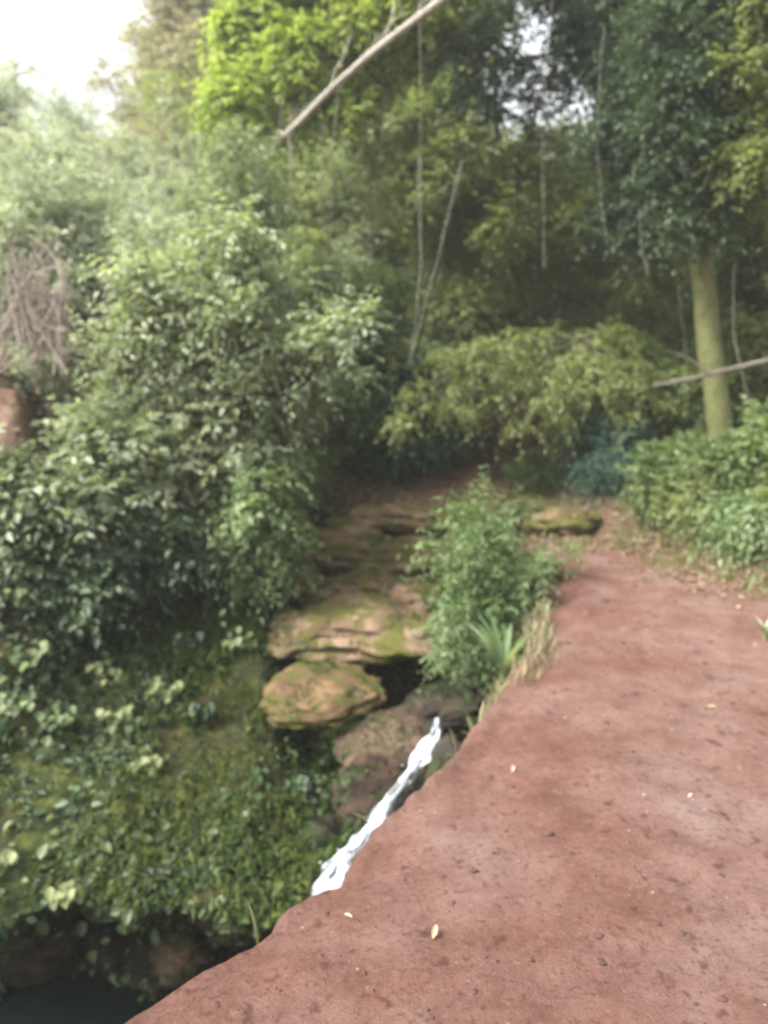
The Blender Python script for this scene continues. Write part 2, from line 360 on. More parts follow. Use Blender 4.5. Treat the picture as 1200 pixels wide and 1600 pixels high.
def make_tree(name, loc, label, cat, group, h, r, leaf, bark, L=.09, Wd=.045, K=26, ntw=160, low=.25, m=8, tr=None, parts=('trunk', 'crown'), squash=.5, clr=.24, lean=(0, 0), twl=.35, droop=.35):
    """a plant standing on its base: K leaf clumps spread through an uneven crown, limbs run out to them"""
    root = empty(name, loc, label, cat, group)
    tr = tr or h*.014
    tm = MB(); cm = MB()
    top = np.array([lean[0], lean[1], h*.8])
    tp = bez((0, 0, -.25), top, 0, 12, side=.02*h); tm.tube(tp, np.linspace(tr*1.3, tr*.25, 12), 9, .2)
    ph = rng.uniform(0, 6.28, 3)
    for k in range(K):
        zf = low+(1-low)*rng.random()**.85
        wr = math.sin(math.pi*min(.97, max(.12, (zf-low)/(1-low)*.85+.12)))**.6
        a = rng.uniform(0, 2*math.pi); q = r*wr*math.sqrt(rng.random())*rng.uniform(.7, 1.25)
        cc = np.array([math.cos(a)*q+lean[0]*zf, math.sin(a)*q+lean[1]*zf, h*zf*.97])
        lob = 1+.28*math.sin(2*a+ph[0])+.2*math.sin(3*a+5*zf+ph[1]); cc[:2] *= lob; cr = r*clr*rng.uniform(.5, 1.4)
        if k % 4 == 0: cc = cc*[1.22, 1.22, 1.1]; cr *= .6
        i = int(np.clip((zf*.62)/.8*11, 1, 10))
        pth = bez(tp[i], cc, .07*h*rng.uniform(0, 1.2), 7); tm.tube(pth, np.linspace(tr*.42, tr*.08, 7), 5)
        plume(cm, pth, cr, max(10, int(ntw*(cr/(r*clr))**1.5)), L, Wd, twl, m, droop, squash)
    tm.build(parts[0], bark, root); cm.build(parts[1], leaf, root)
    return root
# ---------------------------------------------------------------- rocks
def cubesphere(n):
    a = np.tan(np.linspace(-1, 1, n+1)*math.pi/4); V = []; F = []
    k = 0
    for axn in range(3):
        for s_ in (-1, 1):
            A, B = np.meshgrid(a, a); C = np.full_like(A, s_)
            tri = [None]*3; tri[axn] = C; tri[(axn+1) % 3] = A; tri[(axn+2) % 3] = B
            V.append(np.stack(tri, -1).reshape(-1, 3))
            id_ = np.arange((n+1)**2).reshape(n+1, n+1)+k
            f = np.stack([id_[:-1, :-1], id_[:-1, 1:], id_[1:, 1:], id_[1:, :-1]], -1).reshape(-1, 4)
            F.append(f if s_ > 0 else f[:, ::-1]); k += (n+1)**2
    V = nrm(np.concatenate(V)); key = np.round(V*1e5).astype(int)
    _, idx, inv = np.unique(key, axis=0, return_index=True, return_inverse=True)
    return V[idx], inv.ravel()[np.concatenate(F)]
CS = cubesphere(28); CSs = cubesphere(5)
def rock(name, loc, size, mat, label, cat, group=None, seed=0, rot=0, amp=.34, tilt=0, strata=.05, fine=CS, moss=900):
    v, f = fine; v = v.copy()
    d = 1+amp*fbm(v[:, 0]*1.3+seed*3.1, v[:, 1]*1.3, v[:, 2]*1.3, 5, seed)+.12*fbm(v[:, 0]*4, v[:, 1]*4, v[:, 2]*6, 4, seed+5)
    if strata: d += strata*np.sin(v[:, 2]*11+3*noise(v[:, 0]*2, v[:, 1]*2, seed=seed))
    v = v*d[:, None]*np.array(size)
    v[:, 2] -= .35*size[2]*np.abs(v[:, 0]/size[0])**1.5
    ct, st = math.cos(tilt), math.sin(tilt); v = np.stack([v[:, 0], v[:, 1]*ct-v[:, 2]*st, v[:, 1]*st+v[:, 2]*ct], 1)
    mb = MB(); mb.add(v, f); o = mb.build(name, mat); o.location = loc; o.rotation_euler = (0, 0, rot)
    if moss:
        q = v[f]; n = nrm(np.cross(q[:, 1]-q[:, 0], q[:, 3]-q[:, 0])); n *= np.sign(np.sum(n*q.mean(1), 1))[:, None]
        w = np.clip(n[:, 2]+.35, 0, 1)*(fbm(q[:, 0, 0]*4, q[:, 0, 1]*4, q[:, 0, 2]*6, 3, seed+9) > -.02)
        if w.sum() > 0:
            k = rng.choice(len(f), moss, p=w/w.sum()); u_ = rng.random((moss, 2)); p = q[k, 0]+(q[k, 1]-q[k, 0])*u_[:, :1]+(q[k, 3]-q[k, 0])*u_[:, 1:]
            mm = MB(); mm.leaves(p+n[k]*.004, rdir(moss)+np.array([0, -.2, -.4]), n[k]+rdir(moss)*.5, rng.uniform(.012, .034, moss), rng.uniform(.008, .018, moss)); mm.build('moss', M['creeper'], o)
    return tag(o, label, cat, group)
RG = 'moss covered rock terraces of the stream'
def rk(u, v, Y, sz, mat, label, seed, **kw): return rock('mossy_rock', P(u, v, Y), sz, M[mat], label, 'rock', RG, seed, **kw)
rk(505, 1082, 5.75, (.46, .34, .095), 'ochre', 'orange ochre rock hump jutting over the dark hollow left of the cascade', 1, tilt=.3, rot=.35)
rk(575, 975, 6.75, (.75, .6, .19), 'mound', 'broad mossy rock lip above the black hollow, left of the fine leafed shrub', 2, tilt=.1, rot=-.12)
rk(475, 990, 6.7, (.35, .4, .15), 'mound', 'mossy end of the rock lip running under the pale bush', 22, tilt=.1, rot=.4)
rk(560, 918, 7.5, (.55, .42, .14), 'mound', 'brown middle rock step behind the broad lip', 17, tilt=.02, rot=.15)
rk(640, 872, 8.2, (.6, .5, .17), 'mound', 'wide brown and green sloping rock terrace, right half of the upper one', 3, tilt=.05, rot=-.1)
rk(510, 858, 8.3, (.6, .5, .18), 'mound', 'pinkish brown rock slope, left half of the upper terrace', 18, tilt=.08, rot=.25)
rk(610, 808, 9.2, (.8, .45, .17), 'mound', 'farthest low mossy rock step under the dark shrubs', 4, tilt=.05)
rk(700, 1105, 5.65, (.36, .35, .2), 'wet', 'dark wet rock overhang right above the white cascade', 5)
rk(620, 1165, 5.3, (.36, .3, .14), 'wetb', 'wet brown rock slab directly left of the cascade head', 6, tilt=.35, rot=-.2)
rk(590, 1225, 5.0, (.26, .25, .16), 'wetb', 'lower wet brown stone that the cascade slides past', 19, tilt=.3, rot=.3)
rk(702, 1215, 4.78, (.17, .26, .22), 'bankrock', 'mossy rock on the right side of the cascade against the red path', 8)
rk(455, 905, 7.6, (.3, .35, .16), 'mound', 'dark edged rock lump at the left end of the middle step', 23, rot=.5)
rk(650, 925, 7.3, (.3, .3, .13), 'mound', 'small mossy rock tucked against the centre shrub above the lip', 24, rot=-.4)
rk(560, 838, 8.75, (.35, .3, .12), 'mound', 'small brown slab between the upper terrace and the farthest step', 25, rot=.2)
rk(885, 815, 8.9, (.45, .35, .16), 'mound', 'low flat brown rock at the far end of the red path', 9)
rk(945, 808, 9.1, (.4, .3, .13), 'mound', 'second brown rock of the step across the path end', 10)
rk(830, 790, 9.6, (.4, .35, .16), 'mound', 'mossy yellowish rock behind the centre shrub', 20)
rk(500, 1320, 4.8, (.2, .2, .13), 'wet', 'black wet rock at the foot of the moss wall beside the cascade', 12)
rk(290, 1480, 4.75, (.2, .2, .17), 'wetb', 'round greyish rock at the pool rim below the moss wall', 13)
rk(370, 1440, 4.7, (.16, .16, .12), 'wet', 'small black stone at the pool rim close to the red path', 15)
rk(30, 1470, 5.2, (.5, .3, .22), 'wet', 'black rock at the left frame edge over the pool', 16)
# ---------------------------------------------------------------- water
def watermats():
    m, t, bs, out = newmat('pool_water')
    bs.inputs['Base Color'].default_value = (.005, .010, .009, 1); bs.inputs['Roughness'].default_value = .08
    bs.inputs['Specular IOR Level'].default_value = .25
    bump(t, tnoise(t, 7, 3), .25, .05, bs); M['pool'] = m
    m, t, bs, out = newmat('white_water')
    a = nd(t, 'ShaderNodeAttribute'); a.attribute_name = 'lr'; n2 = tnoise(t, 60, 4)
    sm = nd(t, 'ShaderNodeMath', operation='MULTIPLY_ADD'); t.links.new(n2, sm.inputs[0]); sm.inputs[1].default_value = .5; t.links.new(a.outputs['Fac'], sm.inputs[2])
    c = ramp(t, sm.outputs[0], [(.3, (.05, .055, .055)), (.58, (.2, .23, .26)), (.85, (.46, .5, .54)), (1, (.6, .63, .66))])
    t.links.new(c, bs.inputs['Base Color']); bs.inputs['Roughness'].default_value = .25
    tr = nd(t, 'ShaderNodeBsdfTransparent'); mx = nd(t, 'ShaderNodeMixShader'); t.links.new(ramp(t, sm.outputs[0], [(.2, (.15, .15, .15)), (.6, (1, 1, 1))]), mx.inputs[0])
    t.links.new(tr.outputs[0], mx.inputs[1]); t.links.new(bs.outputs[0], mx.inputs[2]); t.links.new(mx.outputs[0], out.inputs[0])
    bump(t, n2, .8, .02, bs); M['foam'] = m
watermats()
mb = MB(); gx, gy = np.meshgrid(np.linspace(-7, .6, 60), np.linspace(1.0, 5.6, 40))
V0 = np.stack([gx, gy, np.full_like(gx, -2.47)], -1).reshape(-1, 3); i_ = np.arange(2400).reshape(40, 60)
mb.add(V0, np.stack([i_[:-1, :-1], i_[:-1, 1:], i_[1:, 1:], i_[1:, :-1]], -1).reshape(-1, 4))
tag(mb.build('pool_water', M['pool']), 'dark teal pool at the bottom of the gully', 'water', kind='structure')
def cascade():
    pts = [P(683, 1132, 5.12), P(678, 1160, 4.98), P(655, 1195, 4.86), P(625, 1235, 4.7), P(600, 1270, 4.55), P(565, 1320, 4.4), P(535, 1355, 4.28), P(508, 1392, 4.2), P(500, 1450, 4.1), P(480, 1520, 4.05)]
    wd = [.03, .065, .07, .022, .065, .085, .085, .07, .07, .09]
    pts = np.array(pts); t = np.linspace(0, len(pts)-1, 150); c = np.stack([np.interp(t, range(len(pts)), pts[:, i]) for i in range(3)], 1)
    for _ in range(6): c[1:-1] = (c[:-2]+c[1:-1]*2+c[2:])/4
    w = np.interp(t, range(len(pts)), wd)*(1+.35*noise(t*1.7, t*0, seed=5)+.1*noise(t*4, t*0, seed=8))
    tan = nrm(np.gradient(c, axis=0)); side = nrm(np.cross(tan, [0, 0, 1.])); nm = np.cross(side, tan)
    s_ = np.linspace(-1, 1, 25); k = len(s_)
    V = c[:, None]+side[:, None]*(w[:, None]*s_[None]*(1+.16*noise(t[:, None]*3+0*s_[None], np.sign(s_)[None]*9+0*t[:, None], seed=9)))[..., None]
    hgt = .055*np.sqrt(np.clip(1-s_**2, 0, 1))[None]+.03*fbm(t[:, None]*1.2+0*s_[None], s_[None]*3+0*t[:, None], o=4, seed=4)*(1-s_**4)[None]
    V = V+nm[:, None]*hgt[..., None]
    lo = c[:, None]+side[:, None]*(w[:, None]*s_[None]*.9)[..., None]-nm[:, None]*.07
    mb = MB(); n = len(t); i_ = np.arange(n*k).reshape(n, k); f = np.stack([i_[:-1, :-1], i_[:-1, 1:], i_[1:, 1:], i_[1:, :-1]], -1).reshape(-1, 4)
    ft = noise(t[:-1, None]*1.6+0*s_[None, :-1], s_[None, :-1]*4+0*t[:-1, None], seed=61)*.5+.5+.35*noise(t[:-1, None]*6+0*s_[None, :-1], s_[None, :-1]*9+0*t[:-1, None], seed=62)-.6*np.abs(s_[None, :-1])**4+.08
    mb.add(V, f, np.clip(ft, 0, 1).ravel()); mb.add(lo, f)
    i2 = i_+n*k
    e = np.concatenate([np.stack([i_[:-1, j], i_[1:, j], i2[1:, j], i2[:-1, j]], -1) for j in (0, k-1)])
    mb.f.append(e); mb.a.append(np.zeros(len(e)))
    # droplets and froth lumps along the run
    v, fr = CSs
    for _ in range(70):
        q = rng.integers(6, n); p = c[q]+side[q]*w[q]*rng.normal()*.75+nm[q]*rng.uniform(0, .06); mb.add(v*rng.uniform(.002, .007)*np.array([1, 1, .8])+p, fr, np.full(len(fr), .8))
    return tag(mb.build('stream_water', M['foam']), 'white rushing water of the little cascade', 'water', kind='structure')
cascade()
# ---------------------------------------------------------------- ground cover on the banks
def scatter(n, xr, yr, keep):
    x = rng.uniform(*xr, n); y = rng.uniform(*yr, n); k = keep(x, y); x, y = x[k], y[k]
    e = .02; p = surf(x, y); dx = surf(x+e, y)-p; dy = surf(x, y+e)-p
    nm = nrm(np.cross(dx, dy)); return x, y, p, nm
Ef = lambda y: np.interp(y, EY, EX)
def cover(name, mat, n, xr, yr, keep, L, ar, lift, label, cat, upn=.4):
    x, y, p, nm = scatter(n, xr, yr, keep); k = len(p)
    ax = nrm(rdir(k)+nm*.6*0+np.array([0, 0, -.2])); N = nrm(nm*.8+np.array([0, -.2, upn])+rdir(k)*.5)
    ax = nrm(ax-N*np.sum(ax*N, 1)[:, None]); LL = L*np.clip(rng.lognormal(-.15, .5, k), .35, 1.55)
    mb = MB(); mb.leaves(p+nm*(rng.random(k)*lift)[:, None], ax, N, LL, LL*ar)
    return tag(mb.build(name, mat), label, cat, kind='stuff')
bank_keep = lambda x, y: (terr(x, y)[3]['red'] < .4) & (x < Ef(y)-.9) & (rng.random(len(x)) < ss(-.45, .35, fbm(x*1.6, y*1.6, seed=31)-.05+.3*ss(-1.2, -2.4, x))) & (x/y > -.6)
cover('creeping_plants', M['creeper'], 20000, (-4.2, .3), (4.9, 7.4), bank_keep, .042, .6, .07, 'small leaved green creepers matting the steep bank over the pool', 'creepers')
cover('ivy', M['ivy'], 15000, (-4.2, -.4), (4.95, 7.6), lambda x, y: (terr(x, y)[3]['red'] < .4) & (rng.random(len(x)) < ss(.0, .4, fbm(x*2.2, y*2.2, seed=37)+.5*ss(-.8, -2.6, x)-.12)), .065, .7, .06, 'broad pale ivy leaves trailing over the left part of the bank', 'ivy')
cover('moss_tufts', M['mosst'], 60000, (-4.2, .3), (4.95, 7.2), lambda x, y: (x < Ef(y)-.8), .014, .4, .025, 'fine moss tufts on the bank above the pool', 'moss')
cover('leaf_litter', M['litter'], 26000, (.9, 6), (4.5, 10), lambda x, y: (rng.random(len(x)) < ss(-.35, .3, x-np.interp(y, RY, RX)+.4*fbm(x*2, y*2, seed=41)+1.1*ss(7.3, 8.3, y))), .045, .5, .02, 'brown leaf litter under the shrubs right of the path', 'leaf litter')
cover('forest_litter', M['litter'], 34000, (-8, 9), (7.5, 15), lambda x, y: terr(x, y)[3]['red'] < .3, .06, .5, .03, 'dead leaves covering the forest floor beyond the stream', 'leaf litter')
cover('terrace_moss', M['creeper'], 14000, (-1.2, 1.6), (5.6, 11), lambda x, y: (x < Ef(y)+.1) & (fbm(x*2, y*2, seed=51) > -.05), .024, .5, .03, 'thin moss and seedlings between the rock terraces', 'moss')
def hang(name, mat, n, xr, yr, keep, h, w, label, cat):
    x, y, p, nm = scatter(n, xr, yr, keep); k = len(p); mb = MB()
    mb.blades(p+nm*.01, rng.normal(-1.57, .6, k), h*rng.uniform(.5, 1.5, k), w*rng.uniform(.6, 1.4, k), rng.uniform(1.1, 1.9, k))
    return tag(mb.build(name, mat), label, cat, kind='stuff')
hang('hanging_moss', M['mosst'], 30000, (-4.2, .2), (4.95, 6.9), lambda x, y: (x < Ef(y)-.8) & (terr(x, y)[3]['red'] < .4) & (fbm(x*2, y*2, seed=71) > .02), .13, .008, 'yellow green moss and grass strands hanging down the bank', 'moss')
hang('hanging_ferns', M['creeper'], 9000, (-4.2, .2), (4.95, 7.1), lambda x, y: (x < Ef(y)-.8) & (terr(x, y)[3]['red'] < .4) & (fbm(x*2, y*2, seed=72) > -.05), .13, .02, 'dark green fern fronds hanging down the bank', 'ferns')
# grass right and along the edge of the path
def grass(name, mat, n, keep, xr, yr, h, w, label):
    x, y, p, nm = scatter(n, xr, yr, keep); k = len(p); mb = MB()
    mb.blades(p, rng.uniform(0, 6.28, k), h*rng.uniform(.4, 1.3, k), w*rng.uniform(.6, 1.3, k), rng.uniform(.3, 1.2, k))
    return tag(mb.build(name, mat), label, 'grass', kind='stuff')
grass('grass', M['olive'], 9000, lambda x, y: (fbm(x*1.8, y*1.8, seed=81) > -.2) & (terr(x, y)[3]['red'] < .4), (.6, 4.5), (8.4, 11), .09, .009, 'short green grass and herbs beyond the end of the path')
grass('grass', M['dry'], 9000, lambda x, y: (np.abs(x-Ef(y)+.18+.1*fbm(y*2, x*0, seed=6)) < .17+.1*ss(3.9, 4.3, y)*ss(5.6, 5.0, y)) & (rng.random(len(x)) < np.maximum(.05, ss(3.35, 4.3, y))), (-.9, 1.6), (1.9, 8.3), .13, .009, 'dry yellowish grass along the lip of the red path')
grass('grass', M['olive'], 7000, lambda x, y: (x > np.interp(y, RY, RX)-.1) & (fbm(x*2, y*2, seed=8) > -.1), (1.5, 4.5), (5, 9.5), .16, .008, 'dry straw coloured grass under the right hand shrubs')
# ---------------------------------------------------------------- plants
BARK, MB_, PB, TW = M['bark'], M['mossbark'], M['palebark'], M['twig']
SG = 'shrubs on the banks of the stream'
def shrub(u, Y, vtop, r, leaf, label, L=.06, Wd=.03, K=24, ntw=150, low=.12, sink=0, base=None, name='shrub', **kw):
    b = at(u, Y) if base is None else np.asarray(base, float); b[2] -= sink
    h = P(u, vtop, Y)[2]-b[2]
    return make_tree(name, b, label, name.replace('_', ' '), SG, h, r, M[leaf], kw.pop('bark', BARK), L, Wd, K, ntw, low, parts=('stem', 'foliage'), tr=kw.pop('tr', .022), **kw)
# left bank
shrub(325, 7.4, 380, 1.15, 'pale', 'big pale green bush filling the left bank above the dark hollow', .095, .045, 64, 130, .3, clr=.2, twl=.42, squash=.5)
shrub(185, 6.9, 650, .6, 'pale', 'grey green bush with larger leaves beside the red earth bank', .12, .06, 34, 70, .42, clr=.28, name='shrub')
shrub(20, 6.1, 700, .34, 'pale', 'pale leaved sapling growing against the red earth bank', .09, .05, 18, 60, .1, base=P(10, 960, 6.2), tr=.014)
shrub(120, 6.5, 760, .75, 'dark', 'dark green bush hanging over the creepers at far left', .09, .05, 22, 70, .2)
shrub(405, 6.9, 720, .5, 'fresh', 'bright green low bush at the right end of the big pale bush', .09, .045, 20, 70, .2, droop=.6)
shrub(250, 7.9, 790, .8, 'dark', 'dark low bush in the shade under the big pale bush', .05, .03, 20, 90, .05)  # dark leaf set chosen to put the hollow's shade into the foliage colour
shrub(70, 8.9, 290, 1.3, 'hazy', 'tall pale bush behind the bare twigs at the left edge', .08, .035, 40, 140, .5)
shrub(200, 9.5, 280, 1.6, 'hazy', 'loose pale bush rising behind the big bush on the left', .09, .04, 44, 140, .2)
shrub(385, 9.2, 215, 1.2, 'pale', 'pale feathery bush at the foot of the leaning trunk', .08, .036, 36, 130, .15)
shrub(470, 9.8, 500, 1.1, 'mid', 'round green bush behind the upper rock terrace', .07, .035, 36, 130, .08)
shrub(600, 10.5, 520, 1.0, 'teal', 'bluish green bush in the centre behind the stream', .08, .045, 34, 130, .08)
shrub(650, 11.3, 560, .8, 'mid', 'green bush beside the red slope behind the stream', .07, .035, 30, 130, .08)
shrub(560, 11.5, 430, 1.3, 'mid', 'taller grey green bush in the shade at the centre', .08, .04, 36, 140, .1)
# centre shrub on the lip of the path
shrub(745, 6.0, 785, .37, 'fresh', 'fine leafed bright green shrub growing on the lip between stream and path', .075, .024, 15, 62, .12, base=(.72, 5.9, -.5), clr=.42, twl=.36, squash=.8)
shrub(790, 6.9, 790, .4, 'mid', 'darker green shrub at the path edge behind the bright one', .06, .026, 14, 60, .1, base=(1.05, 6.7, -.3), twl=.28)
shrub(690, 5.75, 960, .26, 'fresh', 'small drooping green shrub hanging over the wet rocks by the cascade', .045, .02, 12, 70, .35, base=(.62, 5.75, -.62), twl=.2, droop=1.0)
# right side
shrub(845, 10.0, 725, .42, 'mid', 'small round green bush standing on the red slope', .06, .03, 20, 110, .05)
shrub(970, 9.5, 705, .5, 'teal', 'dark bluish fern like bush in the shade right of the red slope', .09, .022, 30, 140, .05, droop=.9)
shrub(945, 10.0, 645, .45, 'teal', 'bluish bush hanging above the dark fern like bush', .08, .045, 24, 120, .2)
shrub(1070, 8.3, 705, .5, 'mid', 'green shrub at the foot of the mossy trunk', .09, .045, 20, 90, .15)
shrub(1195, 7.6, 670, .8, 'mid', 'broad shrub at the right edge above the leaf litter', .1, .05, 24, 90, .15)
shrub(1150, 7.2, 760, .5, 'olive', 'loose olive shrub beside the path on the right', .08, .035, 16, 80, .1)
shrub(1060, 8.0, 760, .45, 'olive', 'low scraggy olive shrub nearest the far end of the path', .07, .03, 14, 70, .05)
shrub(1200, 6.6, 790, .4, 'fresh', 'bright low leafy plant at the right edge over the path', .09, .035, 14, 60, .05, droop=.8)
shrub(1020, 9.2, 740, .5, 'dark', 'dark low shrub between the mossy trunk and the fern like bush', .07, .03, 20, 120, .03)
def strap(base, n, h, w, mat, label, name='strap_leaved_plant', bend=(.35, 1.0), grp=None):
    root = empty(name, base, label, 'plant', grp)
    for k in range(n):
        mb = MB(); az = k*2.4+rng.uniform(-.3, .3)
        hh = h*rng.uniform(.75, 1.15)
        # V-folded strap: two strips sharing the midrib
        nS = 10; t = np.linspace(0, 1, nS+1); bd = rng.uniform(*bend)
        d = np.array([math.cos(az), math.sin(az), 0]); sd_ = np.array([-math.sin(az), math.cos(az), 0])
        ang = .12+bd*1.5*t; st = np.stack([d*math.sin(a)+np.array([0, 0, 1])*math.cos(a) for a in ang])*hh/nS
        pc = np.cumsum(np.concatenate([[np.zeros(3)], st[:-1]]), 0)
        nn = np.stack([d*-math.cos(a)+np.array([0, 0, 1])*math.sin(a) for a in ang])
        ww = w*np.sin(np.pi*np.clip(.18+.82*t, 0, .995))**.6
        Vs = np.stack([pc+sd_*ww[:, None]*.5+nn*ww[:, None]*.2, pc, pc-sd_*ww[:, None]*.5+nn*ww[:, None]*.2], 1)
        i_ = np.arange((nS+1)*3).reshape(nS+1, 3)
        f = np.stack([i_[:-1, :-1], i_[:-1, 1:], i_[1:, 1:], i_[1:, :-1]], -1).reshape(-1, 4)
        mb.add(Vs, f, np.full(len(f), rng.random())); mb.build('leaf', mat, root)
    return root
b = P(785, 1085, 4.95); b[2] = float(hz(b[0], b[1])[0])-.02
strap(b, 15, .46, .05, M['fresh'], 'pale green rosette of long strap leaves on the lip of the path')
strap(P(1165, 880, 6.9)*[1, 1, 0]+[0, 0, float(hz(P(1165, 880, 6.9)[0], 6.9)[0])], 15, .55, .03, M['olive'], 'tuft of long arching green blades in the right hand shrubs')
b = P(745, 1010, 5.35); b[2] = float(hz(b[0], b[1])[0])-.02
strap(b, 9, .4, .04, M['fresh'], 'smaller green strap leaved rosette half hidden by the fine leafed shrub', bend=(.2, .7))
strap(P(1195, 1010, 4.9)*[1, 1, 0]+[0, 0, float(hz(P(1195, 1010, 4.9)[0], 4.9)[0])], 9, .16, .03, M['pale'], 'little tuft of pale leaves on the right edge of the path')
# leafy plants on the moss bank
def herb(u, v, s, leaf, label, n=9, L=.1):
    # find the bank surface along the pixel's ray
    ys = np.linspace(4.4, 8, 400); d = ray(u, v); xs_ = d[0]/d[1]*ys; zr_ = 1.6+d[2]/d[1]*ys
    sf = surf(xs_, ys); i = int(np.argmax(sf[:, 2] > zr_)) or 200
    p = sf[i]; root = empty('broad_leaved_plant', p, label, 'plant', 'broad leaved plants on the mossy bank')
    st = MB(); lf = MB(); k = n
    az = np.arange(k)*2.4; tops = np.stack([np.cos(az)*s*.55-.0, np.sin(az)*s*.4-s*.45, s*(.35+.65*rng.random(k))], 1)
    for q in tops: st.tube(bez((0, 0, -.03), q, .02, 5), np.linspace(.004, .002, 5), 5)
    lf.leaves(tops, nrm(tops*[1, 1, .1]+rdir(k)*.3+np.array([0, -.5, -.3])), nrm(np.array([0, -.45, 1.])+rdir(k)*.3), L*rng.uniform(.7, 1.2, k), L*.72, .15, .2)
    t2 = tops*.6+rdir(k)*.03; lf.leaves(t2, nrm(t2*[1, 1, .1]+rdir(k)*.4+np.array([0, -.6, -.2])), nrm(np.array([0, -.45, 1.])+rdir(k)*.3), L*.7, L*.5, .15, .2)
    st.build('stem', M['creeper'], root); lf.build('foliage', M[leaf], root)
for u, v, s, l, lab in [
    (180, 1065, .2, 'olive', 'yellowish green broad leaved plant high on the bank under the dark hollow'),
    (275, 1080, .17, 'olive', 'yellowish plant to the right of the highest broad leaved one'),
    (185, 1130, .18, 'olive', 'pale lime leaved plant in the middle of the creeper slope'),
    (265, 1165, .14, 'olive', 'small lime leaved plant beside the glowing moss patch'),
    (90, 1235, .18, 'olive', 'lime leaved plant on the lower left of the bank'),
    (80, 1280, .18, 'olive', 'lowest bright yellowish plant at left over the overhang'),
    (190, 1275, .14, 'olive', 'yellowish plant at the brink of the overhang'),
    (60, 1030, .22, 'mid', 'grey green leafy plant at the top left of the bank'),
    (40, 1110, .22, 'mid', 'grey green leaved plant at the left edge of the bank'),
    (110, 1130, .2, 'mid', 'grey green leaved plant just right of the one at the left edge'),
    (300, 1010, .18, 'dark', 'dark leafy plant under the big pale bush'),
    (380, 1010, .18, 'mid', 'green leafy plant near the rock hump'),
    (20, 960, .25, 'mid', 'grey green leafy plant at the foot of the red earth bank'),
    (330, 1100, .12, 'creeper', 'dark green plant in the middle of the moss slope'),
    (480, 1180, .14, 'dark', 'dark plant at the right end of the moss slope')]:
    herb(u, v, s, l, lab, n=11, L=.085)
# ---------------------------------------------------------------- trees
TG = 'trees on the hillside behind the stream'
protos = {}
def bgtree(u, Y, vtop, leaf, label, r=1.9, L=.13, Wd=.06, K=40, ntw=120, low=.15, bark='bark', name='tree'):
    b = at(u, Y); h = P(u, vtop, Y)[2]-b[2]
    key = (leaf, bark)
    if key not in protos:
        protos[key] = make_tree(name, (0, 0, 0), 'x', 'tree', TG, 7, r, M[leaf], M[bark], L, Wd, K, ntw, low, tr=.11, clr=.3, twl=.55, droop=.5)
        o = protos[key]
    else: o = copy_tree(protos[key])
    o.location = b; o.rotation_euler = (0, 0, rng.uniform(0, 6.28)); s = h/6.9
    sw = s**.5*rng.uniform(.95, 1.2); o.scale = (sw, sw, s)
    o['label'] = label
    return o
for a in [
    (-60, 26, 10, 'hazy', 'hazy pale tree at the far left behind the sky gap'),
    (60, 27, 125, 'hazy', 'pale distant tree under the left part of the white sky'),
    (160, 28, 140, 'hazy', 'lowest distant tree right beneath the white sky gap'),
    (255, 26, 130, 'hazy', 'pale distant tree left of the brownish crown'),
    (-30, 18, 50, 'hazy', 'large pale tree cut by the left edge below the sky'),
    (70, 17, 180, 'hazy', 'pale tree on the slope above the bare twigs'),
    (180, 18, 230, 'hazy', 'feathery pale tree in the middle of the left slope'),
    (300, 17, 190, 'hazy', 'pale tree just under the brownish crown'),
    (315, 21, -60, 'brown', 'tall brownish tree right of the white sky gap'),
    (350, 24, -90, 'brown', 'brownish tree behind the yellow green crown'),
    (450, 20, -120, 'olive', 'tall olive tree behind the leaning pale trunk'),
    (560, 23, -20, 'olive', 'olive tree in the background centre'),
    (660, 19, -10, 'olive', 'green background tree above the centre of the stream'),
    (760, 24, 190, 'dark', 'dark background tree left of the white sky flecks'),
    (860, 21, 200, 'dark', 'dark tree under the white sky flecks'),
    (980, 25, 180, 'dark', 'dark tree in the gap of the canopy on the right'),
    (1080, 19, 120, 'mid', 'green tree behind the mossy trunk'),
    (1190, 22, -160, 'mid', 'tall green tree at the right edge'),
    (480, 14, 210, 'olive', 'olive tree at the centre with hanging vines'),
    (580, 13.5, 150, 'pale', 'green tree hung with thin pale stems'),
    (700, 13.5, 120, 'olive', 'olive tree rising from behind the red slope'),
    (820, 14.5, 250, 'mid', 'dark tree behind the drooping pale branch'),
    (930, 13.5, 240, 'mid', 'dark tree over the fern like bush'),
    (1030, 14.5, 220, 'mid', 'green tree left of the mossy trunk'),
    (1160, 12.5, 100, 'mid', 'green tree right of the mossy trunk')]:
    bgtree(*a)
